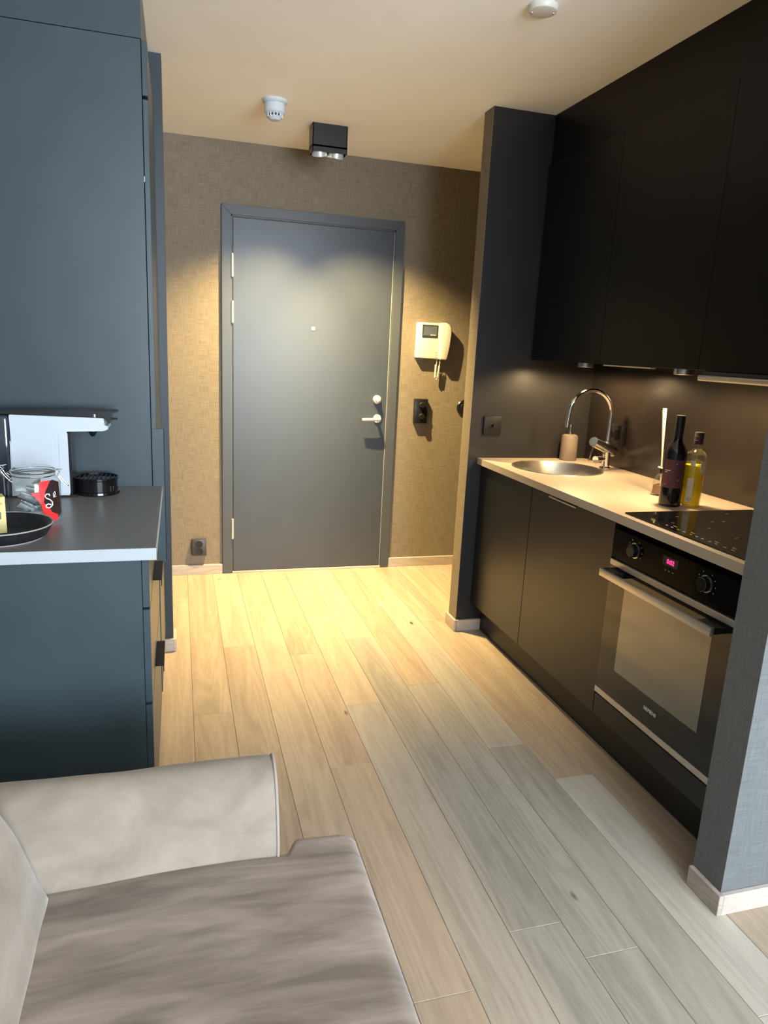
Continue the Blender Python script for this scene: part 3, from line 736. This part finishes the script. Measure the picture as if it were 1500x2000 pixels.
# ceiling spotlight box
t = thing('ceiling_spotlight', 'black square twin spotlight box on the cream ceiling', 'spotlight', (.735, 3.79, H))
bm = NB(); bx0, bx1, by0, by1, bz = .650, .824, 3.735, 3.835, 2.323
box(bm, bx0, bx1, by0, by0+.004, bz, H); box(bm, bx0, bx1, by1-.004, by1, bz, H); box(bm, bx0, bx0+.004, by0, by1, bz, H); box(bm, bx1-.004, bx1, by0, by1, bz, H); box(bm, bx0, bx1, by0, by1, bz+.022, bz+.03)
obj('housing', bm, M['blackplastic'], t)
for sx in (-1, 1):
    c = Vector((.737+sx*.043, 3.785, bz+.012))
    tilt = Matrix.Rotation(math.radians(24), 4, 'X') @ Matrix.Rotation(math.radians(8*sx), 4, 'Y')
    bm = NB(); lathe(bm, [(.012, .010), (.034, .004), (.037, -.016), (.0395, -.018), (.0395, -.012), (.036, .008)], c, 32, 'Z', True, tilt)
    lp = obj('lamp_ring', bm, M['ringwhite'], t)
    bm = NB(); lathe(bm, [(0, -.001), (.020, -.001), (.026, -.003), (.026, -.0005), (0, .0005)], c, 24, 'Z', True, tilt); obj('bulb', bm, M['lampglow'], lp)
spot('hall_spot', (.694, 3.775, 2.300), (.12, 3.97, 0), 320, (1.0, .74, .33), 94, 1.0, .014)
spot('hall_spot', (.780, 3.775, 2.300), (1.46, 3.97, 0), 345, (1.0, .74, .33), 94, 1.0, .014)

# smoke detectors
def detector_dome():
    c = (.435, 3.500, H)
    t = thing('smoke_detector', 'white domed smoke detector on the ceiling left of the spotlight box', 'smoke detector', c)
    bm = NB(); lathe(bm, [(0, 0), (.055, 0), (.055, .008), (.050, .014), (.044, .016)], c, 40, '-Z'); obj('base', bm, M['bluewhite'], t)
    bm = NB(); lathe(bm, [(.046, .016), (.047, .020), (.046, .050), (.040, .056), (.030, .058)], c, 40, '-Z'); obj('chamber', bm, M['bluewhite'], t)
    bm = NB(); lathe(bm, [(.030, .056), (.030, .066)], c, 28, '-Z'); obj('dark_gap', bm, M['greyplastic'], t)
    bm = NB()
    for k in range(14):
        a = 2*math.pi*k/14; q = Vector((c[0]+.034*math.cos(a), c[1]+.034*math.sin(a), H-.063))
        box(bm, q.x-.003, q.x+.003, q.y-.003, q.y+.003, q.z-.009, q.z+.007)
    obj('vent_fins', bm, M['bluewhite'], t, 'stuff')
    bm = NB(); lathe(bm, [(.034, .068), (.033, .072), (.022, .082), (0, .084)], c, 32, '-Z'); obj('cap', bm, M['bluewhite'], t)
detector_dome()
c = (1.105, 2.268, H)
t = thing('ceiling_disc', 'flat round white ceiling cover with two screws, near the top edge', 'ceiling cover', c)
bm = NB(); lathe(bm, [(0, 0), (.047, 0), (.047, .010), (.043, .016), (.036, .018), (0, .018)], c, 48, '-Z'); obj('cover', bm, M['whiteplastic'], t)
for q in (-.032, .032):
    bm = NB(); lathe(bm, [(0, .0178), (.0035, .0178), (.003, .020), (0, .0195)], (c[0]+q, c[1]-q*.3, H), 12, '-Z'); obj('screw', bm, M['steel'], t)

# ================================================================== LEFT CABINETS
XD = -.078  # front plane of the fronts
t = thing('tall_cabinet', 'tall slate cabinet at left, reaching almost to the ceiling behind the coffee machine', 'cabinet', (XT, 2.82, 0))
bm = NB(); box(bm, XL+.005, XT-.0015, YT, YT+.018, 0, 2.266, .0006); obj('side_panel', bm, M['cab_left'], t)
bm = NB(); box(bm, XL+.005, XT-.009, YT+.018, YLS-.001, .12, 2.265); box(bm, XL+.005, XT-.04, YT+.018, YLS-.001, 0, .12); obj('body', bm, M['kick'], t)
for z0, z1 in ((.122, 2.103), (2.113, 2.264)):
    bm = NB(); box(bm, XT+.0005, XT+.0165, YT+.001, YLS-.02, z0, z1, .001); d_ = obj('door', bm, M['cab_left'], t)
    if z0 < 1:
        bm = NB(); box(bm, XT+.001, -.050, YT-.0015, YT+.001, .625, 1.095, .0006); box(bm, -.0525, -.050, YT-.0015, YT+.012, .625, 1.095, .0006)
        obj('handle', bm, M['cab_left'], d_)
bm = NB(); box(bm, XT-.001, XT+.002, YT+.002, YT+.02, 1.868, 1.885); obj('hinge', bm, M['steel'], t)

t = thing('drawer_cabinet', 'slate drawer cabinet at left, under the grey counter', 'cabinet', (XD, 2.12, 0))
bm = NB(); box(bm, XL+.005, XT-.005, YL+.02, YL+.038, 0, .8665, .0006); obj('end_panel', bm, M['cab_left'], t)
bm = NB(); box(bm, XL+.005, XT-.009, YL+.038, YT-.001, .1, .866); box(bm, XL+.005, XT-.05, YL+.038, YT-.001, 0, .1); obj('body', bm, M['kick'], t)
for i, (z0, z1) in enumerate(((.738, .862), (.478, .732), (.105, .470))):
    bm = NB(); box(bm, XD-.017, XD, YL+.021, YT-.003, z0, z1, .001); dw = obj('drawer', bm, M['cab_left'], t)
    if i:
        bm = NB(); box(bm, XD-.016, XD+.024, 1.985, 2.165, z1, z1+.0022, .0008); box(bm, XD+.0215, XD+.024, 1.985, 2.165, z1-.018, z1+.002, .0008)
        obj('handle', bm, M['blackplastic'], dw)
bm = NB(); box(bm, XL+.002, XLC-.0015, YL+.0015, YT-.0005, .868, .898, .0004)
t = thing('counter', 'grey laminate counter under the coffee machine, with window light coloured into its front edge', 'counter', (XLC, YL, .868))
obj('slab', bm, M['counter_left'], t)
bm = NB(); box(bm, XL+.002, XLC, YL, YL+.0015, .868, .898); box(bm, XLC-.0015, XLC, YL+.0015, YT-.0005, .868, .898)
obj('lit_edge', bm, M['edge_left'], t)

HL = .898
# coffee machine (seen from its side)
t = thing('coffee_machine', 'white capsule coffee machine with black top and round cup stand', 'coffee machine', (-.41, 2.39, HL))
y0, y1 = 2.335, 2.435
def rounded(poly, rads):
    out = []
    n = len(poly)
    for i, (p, r) in enumerate(zip(poly, rads)):
        p = Vector(p); a = Vector(poly[i-1])-p; b = Vector(poly[(i+1) % n])-p
        if r <= 0: out.append(tuple(p)); continue
        p0 = p+a.normalized()*r; p1 = p+b.normalized()*r
        for k in range(6):
            s = k/5; out.append(tuple((1-s)**2*p0+2*s*(1-s)*p+s*s*p1))
    return out
poly = [(-.484, .905), (-.330, .905), (-.332, 1.103), (-.225, 1.106), (-.212, 1.112), (-.212, 1.122), (-.222, 1.124), (-.224, 1.146), (-.36, 1.149), (-.488, 1.152)]
bm = NB(); prism(bm, rounded(poly, [.006, .003, .004, .006, .003, .003, .004, .004, 0, .004]), 'Y', y0, y1, .0006, 1, False); obj('body', bm, M['bluewhite'], t)
bm = NB(); prism(bm, rounded([(-.355, .910), (-.3285, .910), (-.3285, 1.100), (-.355, 1.100)], [.004]*4), 'Y', y0-.0015, y0, .0005, 1); obj('side_inset', bm, M['bluewhite'], t)
bm = NB(); prism(bm, rounded([(-.545, 1.1535), (-.223, 1.1485), (-.212, 1.13), (-.206, 1.13), (-.202, 1.160), (-.19, 1.163), (-.19, 1.166), (-.30, 1.168), (-.42, 1.166), (-.545, 1.161)], [0]*10), 'Y', y0+.005, y1-.005); obj('top_lid', bm, M['blackplastic'], t)
bm = NB(); box(bm, -.205, -.186, 2.37, 2.40, 1.138, 1.142, .001); box(bm, -.205, -.184, 2.36, 2.41, 1.1625, 1.1665, .001); obj('lever', bm, M['blackplastic'], t, 'stuff')
bm = NB(); tube(bm, [(-.250, y0+.008, 1.148), (-.250, y0+.008, 1.158)], .008, 16); obj('button', bm, M['chrome'], t)
bm = NB(); lathe(bm, [(.019, 1.107), (.019, 1.100), (.012, 1.096), (.006, 1.084), (.0, 1.082)], (-.262, 2.385, 0), 24); obj('nozzle', bm, M['blackplastic'], t)
bm = NB(); box(bm, -.57, -.4885, y0-.004, y1+.004, .903, 1.150, .012, 3, True); obj('water_tank', bm, M['tank'], t)
bm = NB(); prism(bm, [(-.492, .905), (-.480, .905), (-.485, 1.06), (-.489, 1.075)], 'Y', y0-.006, y0+.02, .001, 1); obj('tank_bracket', bm, M['bluewhite'], t)
bm = NB(); box(bm, -.55, -.31, y0+.002, y1-.002, HL, .906, .001); box(bm, -.3285, -.322, y0+.004, y1-.004, .906, 1.10, .001); obj('foot', bm, M['blackplastic'], t)
cc = (-.258, 2.405, HL)
bm = NB(); lathe(bm, [(0, 0), (.068, 0), (.070, .004), (.069, .010), (.064, .012), (.064, .046), (.067, .049), (.067, .054), (.062, .055), (.060, .049), (0, .049)], cc, 56); obj('cup_stand', bm, M['black_gloss'], t)
bm = NB()
for k in range(-4, 5):
    x = k*.013; hw = math.sqrt(.058**2-x*x); box(bm, cc[0]+x-.002, cc[0]+x+.002, cc[1]-hw, cc[1]+hw, HL+.050, HL+.053)
obj('grate', bm, M['blackplastic'], t)

# glass jars
def jar(c, r, h, label, name='storage_jar'):
    """clip-top jar: body, lid, seal, wire clasp"""
    c = Vector(c); t = thing(name, label, 'jar', c, 'clip-top glass jars on the counter')
    rn = r*.80
    bm = NB(); lathe(bm, [(0, .004), (r*.8, 0), (r*.95, .004), (r, .014), (r, h*.70), (r*.96, h*.77), (rn, h*.83), (rn, h*.87), (rn*1.05, h*.875), (rn*1.05, h*.895)], c, 48); obj('glass_body', bm, M['glass'], t)
    bm = NB(); lathe(bm, [(rn*.80, h*.90), (rn*1.04, h*.90), (rn*1.04, h*.906), (rn*.80, h*.906)], c, 48); obj('seal', bm, M['rubber'], t)
    bm = NB(); lathe(bm, [(rn*1.05, h*.91), (rn*1.06, h*.93), (rn*1.0, h*.965), (rn*.92, h*.985), (rn*.84, h), (rn*.84, h), (0, h)], c, 48); obj('lid', bm, M['glass'], t)
    def ring(rad, z, n=40): return [(c.x+rad*math.cos(2*math.pi*k/n), c.y+rad*math.sin(2*math.pi*k/n), z) for k in range(n+1)]
    bm = NB(); tube(bm, ring(rn*1.08, c.z+h*.935), .0014, 8); tube(bm, ring(rn*1.03, c.z+h*.855), .0014, 8)
    x = c.x+rn*1.08
    for q in (-.010, .010):
        tube(bm, [(x, c.y+q, c.z+h*.935), (x+.007, c.y+q, c.z+h*.90), (x+.003, c.y+q, c.z+h*.855), (x+.010, c.y+q, c.z+h*.78), (x+.020, c.y+q*.9, c.z+h*.69), (x+.028, c.y+q*.8, c.z+h*.64)], .0013, 8)
    tube(bm, [(x+.028, c.y-.008, c.z+h*.64), (x+.028, c.y+.008, c.z+h*.64)], .0013, 8)
    tube(bm, [(x, c.y-.010, c.z+h*.94), (x+.015, c.y, c.z+h*.955), (x, c.y+.010, c.z+h*.94)], .0013, 8)
    x = c.x-rn*1.08
    for q in (-.010, .010): tube(bm, [(x, c.y+q, c.z+h*.935), (x-.007, c.y+q, c.z+h*.90), (x, c.y+q, c.z+h*.855)], .0013, 8)
    obj('wire_clasp', bm, M['chrome'], t)
    return t
JC = (-.378, 2.052, HL)
t = jar(JC, .0645, .146, 'clip-top glass jar of silvery sachets, with red and black label')
# red zig-zag band and dark patch on the label
def panel(bm, c, r, pts, th=.0005, sub=5):
    """polygon given in (angle deg, z), wrapped on the cylinder"""
    tb = bmesh.new(); f = tb.faces.new([tb.verts.new((a, z*1000, 0)) for a, z in pts])
    bmesh.ops.triangulate(tb, faces=[f])
    for _ in range(sub-2): bmesh.ops.subdivide_edges(tb, edges=list(tb.edges), cuts=1, use_grid_fill=False)
    for v in tb.verts:
        a = math.radians(v.co.x); z = v.co.y/1000; v.co = Vector((c[0]+(r+th)*math.cos(a), c[1]+(r+th)*math.sin(a), c[2]+z))
    bmesh.ops.recalc_face_normals(tb, faces=tb.faces)
    bmesh.ops.solidify(tb, geom=list(tb.faces), thickness=th*.6)
    add_tmp(bm, tb, False); return bm
# angle on the cylinder: 270 faces -Y; towards 0 is the +X side
bm = NB(); panel(bm, JC, .0646, [(304, .112), (322, .118), (345, .108), (352, .022), (334, .012), (316, .030), (299, .060), (303, .090)]); lb = obj('dark_label', bm, M['darkprint'], t)
bm = NB(); panel(bm, JC, .0652, [(291, .116), (316, .118), (303, .090), (298, .060), (318, .030), (336, .020), (330, .004), (300, .014), (291, .058), (271, .088), (289, .088)]); obj('red_label', bm, M['red'], t)
bm = NB()
def cp(a, z, rr=.0665): a = math.radians(a); return (JC[0]+rr*math.cos(a), JC[1]+rr*math.sin(a), JC[2]+z)
S_ = [(303, .072), (300, .078), (304, .085), (311, .086), (316, .080), (313, .074)]
tube(bm, [cp(*p) for p in [(312, .076), (311, .081), (305, .082), (301, .077), (304, .071), (312, .066), (318, .059), (318, .050), (311, .044), (303, .046), (302, .052), (308, .055), (314, .052)]], .0016, 8)
tube(bm, [cp(*p) for p in [(322, .072), (328, .078), (327, .085), (322, .080), (323, .070), (330, .072)]], .0010, 8)
obj('script_lettering', bm, M['white'], lb)
# sachets: separate little things inside the jar
sb = []
for k in range(20):
    a = k*2.4; rr = .012+.026*((k*7) % 5)/5; z = HL+.017+.0042*k
    p = Vector((JC[0]+rr*math.cos(a)*.75, JC[1]+rr*math.sin(a)*.75, z))
    mt = Matrix.Translation(p) @ Matrix.Rotation(a*1.7, 4, 'Z') @ Matrix.Rotation(.55*math.sin(k*1.9), 4, 'X') @ Matrix.Rotation(.6*math.cos(k*2.3), 4, 'Y')
    sb.append((p, mt))
for k, (p, mt) in enumerate(sb):
    bm = NB(); tb = bmesh.new(); bmesh.ops.create_grid(tb, x_segments=8, y_segments=6, size=.5)
    for v in tb.verts:
        x, y = v.co.x, v.co.y; v.co = Vector((x*.046, y*.032, .0028*(1-(2*x)**4)*(1-(2*y)**4)+.0006*math.sin(x*30)))
    ex = bmesh.ops.extrude_face_region(tb, geom=list(tb.faces))
    for v in ex['geom']:
        if isinstance(v, bmesh.types.BMVert): v.co.z = -v.co.z-.0006
    bmesh.ops.recalc_face_normals(tb, faces=tb.faces)
    tb.transform(mt); tb.transform(Matrix.Translation(-p)); add_tmp(bm, tb, True)
    o = obj('sachet', bm, M['sachet']); o.location = p
    tag(o, 'silvery grey sachet heaped in the jar with the red label', 'sachet', 'sachets in the glass jar')
jar((-.517, 2.10, HL), .056, .150, 'clip-top glass jar cut by the left edge, behind the yellow box')

# bowl
BC = Vector((-.432, 1.878, HL))
t = thing('bowl', 'shallow black stoneware bowl at the counter edge, in front of the jars', 'bowl', BC)
bm = NB(); lathe(bm, [(0, .006), (.070, .004), (.090, .006), (.105, .018), (.1185, .034), (.122, .035), (.1235, .033), (.117, .020), (.108, .006), (.100, .0025), (.088, .0015), (0, .002)], BC, 64); obj('body', bm, M['bowl'], t)
bm = NB(); lathe(bm, [(.1190, .0343), (.1220, .0358), (.1237, .0335), (.1232, .0325), (.1205, .0338)], BC, 64); obj('rim', bm, M['bowl_rim'], t)
bm = NB(); lathe(bm, [(.0985, .0), (.1015, .0003), (.1020, .0028), (.099, .0028)], BC, 64); obj('foot_ring', bm, M['bowl_rim'], t)
# yellow box standing in the bowl
t = thing('tea_box', 'small yellow carton standing in the black bowl', 'box', (-.46, 1.90, HL+.006))
bm = NB(); mt = Matrix.Translation((-.457, 1.900, HL+.0065)) @ Matrix.Rotation(math.radians(20), 4, 'Z')
box(bm, -.035, .035, -.022, .022, 0, .092, .0008, 1, False, mt); bx = obj('carton', bm, M['box'], t)
bm = NB(); box(bm, .010, .024, -.0226, -.022, .036, .054, 0, 1, False, mt); obj('green_print', bm, M['box_green'], bx)
bm = NB(); box(bm, .004, .028, -.0226, -.022, .072, .078, 0, 1, False, mt); obj('orange_print', bm, M['box_red'], bx)

# ================================================================== SOFA
t = thing('sofa', 'taupe velvet sofa in the lower left corner, seat pale brown', 'sofa', (-.13, .55, 0))
def hsh(x, y): return math.sin(x*12.9898+y*78.233)
def sn(x, y):  # gentle fabric undulation
    return math.sin(x*9+1.7*math.sin(y*5))*.5+math.sin(y*13+1.3*math.sin(x*7+2))*.35+math.sin((x+y)*23)*.15
# armrest: profile in (y,z) swept along x
def sweep_x(prof, xs, fn, endr=.02):
    bm = bmesh.new(); rings = []
    for x in xs:
        rings.append([bm.verts.new(fn(x, y, z)) for y, z in prof])
    n = len(prof)
    for a, b in zip(rings, rings[1:]):
        for k in range(n): bm.faces.new((a[k], a[(k+1) % n], b[(k+1) % n], b[k]))
    bm.faces.new(rings[0]); bm.faces.new(rings[-1])
    bmesh.ops.recalc_face_normals(bm, faces=bm.faces)
    for f in bm.faces: f.smooth = True
    return bm
def cr_pts(ctrl, per=6):
    out = []; n = len(ctrl)
    for i in range(n):
        p0, p1, p2, p3 = [Vector(ctrl[(i+j-1) % n]) for j in range(4)]
        for k in range(per):
            s = k/per; out.append(tuple(.5*((2*p1)+(p2-p0)*s+(2*p0-5*p1+4*p2-p3)*s*s+(3*p1-p0-3*p2+p3)*s**3)))
    return out
prof = cr_pts([(1.198, .10), (1.197, .30), (1.192, .42), (1.205, .48), (1.226, .535), (1.252, .566), (1.285, .578), (1.318, .566), (1.336, .52), (1.338, .40), (1.338, .20), (1.337, .10), (1.27, .09)], 5)
xs = [-.66+.84*i/60 for i in range(61)]
def armf(x, y, z):
    e = max(0, (x-.165)/.015); e = min(e, 1)
    cy, cz = 1.268, .34
    s = 1-.06*e*e
    dy = .0035*sn(x*1.5, z*3)
    return Vector((x-.006*(1 if x > .175 else 0)*0, cy+(y-cy)*s+dy, cz+(z-cz)*(1-.03*e*e)+.002*sn(x*2, y*2)))
xs = [-.66+.835*i/60 for i in range(61)]
bm = sweep_x(prof, xs, armf); obj('armrest', bm, M['velvet_arm'], t, sharp=60)
# piping round the arm end
bm = NB(); pts = [armf(.170, y, z)+Vector((0, 0, 0)) for y, z in prof]; pts = [Vector((.1715, p.y, p.z)) for p in pts]; tube(bm, pts+[pts[0]], .0028, 8); obj('piping', bm, M['piping'], t)
# seat cushion: height field on an outline with the ear in front of the arm
def seat_mesh():
    bm = bmesh.new(); NX, NY = 70, 110; X_0, X_1 = -.27, .346; Y_0 = -.30
    grid = []
    for i in range(NX+1):
        s = i/NX; x = X_0+(X_1-X_0)*s; row = []
        e = min(1, max(0, (x-.186)/.030)); e = e*e*(3-2*e)
        ytop = 1.200+.052*e
        for j in range(NY+1):
            q = 1-(1-j/NY)**1.6; y = Y_0+(ytop-Y_0)*q
            # edge roll on front (x) and far side (y)
            dx = X_1-x; dy = ytop-y
            roll = 0
            if dx < .045: roll += .045-math.sqrt(max(0, .045**2-(.045-dx)**2))
            if dy < .030: roll += (.030-math.sqrt(max(0, .030**2-(.030-dy)**2)))*(.25+.75*e)
            crown = .010*math.sin(math.pi*min(1, max(0, s)))
            wr = .0022*math.sin(y*38+2.2*math.sin(x*6)+1.5*math.sin(y*11))*(.3+.7*abs(math.sin(y*3+x*4)))+.0025*sn(x, y*1.3)
            row.append(bm.verts.new((x, y, .415+crown-roll+wr*(1 if roll < .004 else .4))))
        grid.append(row)
    for i in range(NX):
        for j in range(NY): bm.faces.new((grid[i][j], grid[i+1][j], grid[i+1][j+1], grid[i][j+1]))
    # skirts down to z .25
    per = [grid[i][0] for i in range(NX+1)]+[grid[NX][j] for j in range(1, NY+1)]+[grid[i][NY] for i in range(NX-1, -1, -1)]+[grid[0][j] for j in range(NY-1, 0, -1)]
    low = [bm.verts.new((v.co.x, v.co.y, .255)) for v in per]
    n = len(per)
    for k in range(n): bm.faces.new((per[k], per[(k+1) % n], low[(k+1) % n], low[k]))
    bm.faces.new(low)
    bmesh.ops.recalc_face_normals(bm, faces=bm.faces)
    for f in bm.faces: f.smooth = True
    return bm
sc2 = obj('seat_cushion', seat_mesh(), M['velvet_seat'], t, sharp=70)
pp = []
for k in range(13):
    x = .187+.030*k/12; e = (x-.186)/.030; e = e*e*(3-2*e); pp.append((x, 1.2005+.052*e, .412-.027*e))
pp += [(.25, 1.2530, .385), (.30, 1.2530, .384), (.322, 1.2525, .374)]
bm = NB(); tube(bm, pp, .0032, 8); obj('piping', bm, M['piping'], sc2)
# base and legs
bm = NB(); box(bm, -.65, .335, -.29, 1.196, .10, .254, .01, 2); obj('base', bm, M['velvet_seat'], t)
for x, y in ((-.60, -.24), (.28, -.24), (-.60, 1.27), (.13, 1.27)):
    bm = NB(); tube(bm, [(x, y, 0), (x, y, .105)], [.014, .02], 16); obj('leg', bm, M['blackplastic'], t)
# backrest cushion leaning back, swept along y
def back_mesh():
    prof = cr_pts([(-.248, .405), (-.252, .45), (-.276, .53), (-.312, .61), (-.345, .70), (-.385, .752), (-.45, .765), (-.52, .745), (-.55, .66), (-.56, .5), (-.55, .405), (-.40, .398)], 5)
    bm = bmesh.new(); rings = []; n = len(prof); NY = 60
    for j in range(NY+1):
        y = -.30+(1.200+.30)*j/NY
        e = max(0, (y-1.165)/.035); e = min(1, e); sh = 1-.10*(1-math.sqrt(max(0, 1-e*e)))
        cx, cz = -.40, .56
        rings.append([bm.verts.new((cx+(x-cx)*sh+.003*sn(y*1.4, z*2)+.010*(1.2-y)*0, y, cz+(z-cz)*(1-.06*(1-math.sqrt(max(0, 1-e*e)))))) for x, z in prof])
    for a, b in zip(rings, rings[1:]):
        for k in range(n): bm.faces.new((a[k], a[(k+1) % n], b[(k+1) % n], b[k]))
    bm.faces.new(rings[0]); bm.faces.new(rings[-1]); bmesh.ops.recalc_face_normals(bm, faces=bm.faces)
    for f in bm.faces: f.smooth = True
    return bm
obj('backrest_cushion', back_mesh(), M['velvet_arm'], t, sharp=60)
bm = NB(); box(bm, -.66, -.565, -.30, 1.19, .10, .66, .02, 3, True); obj('backrest_frame', bm, M['velvet_arm'], t)
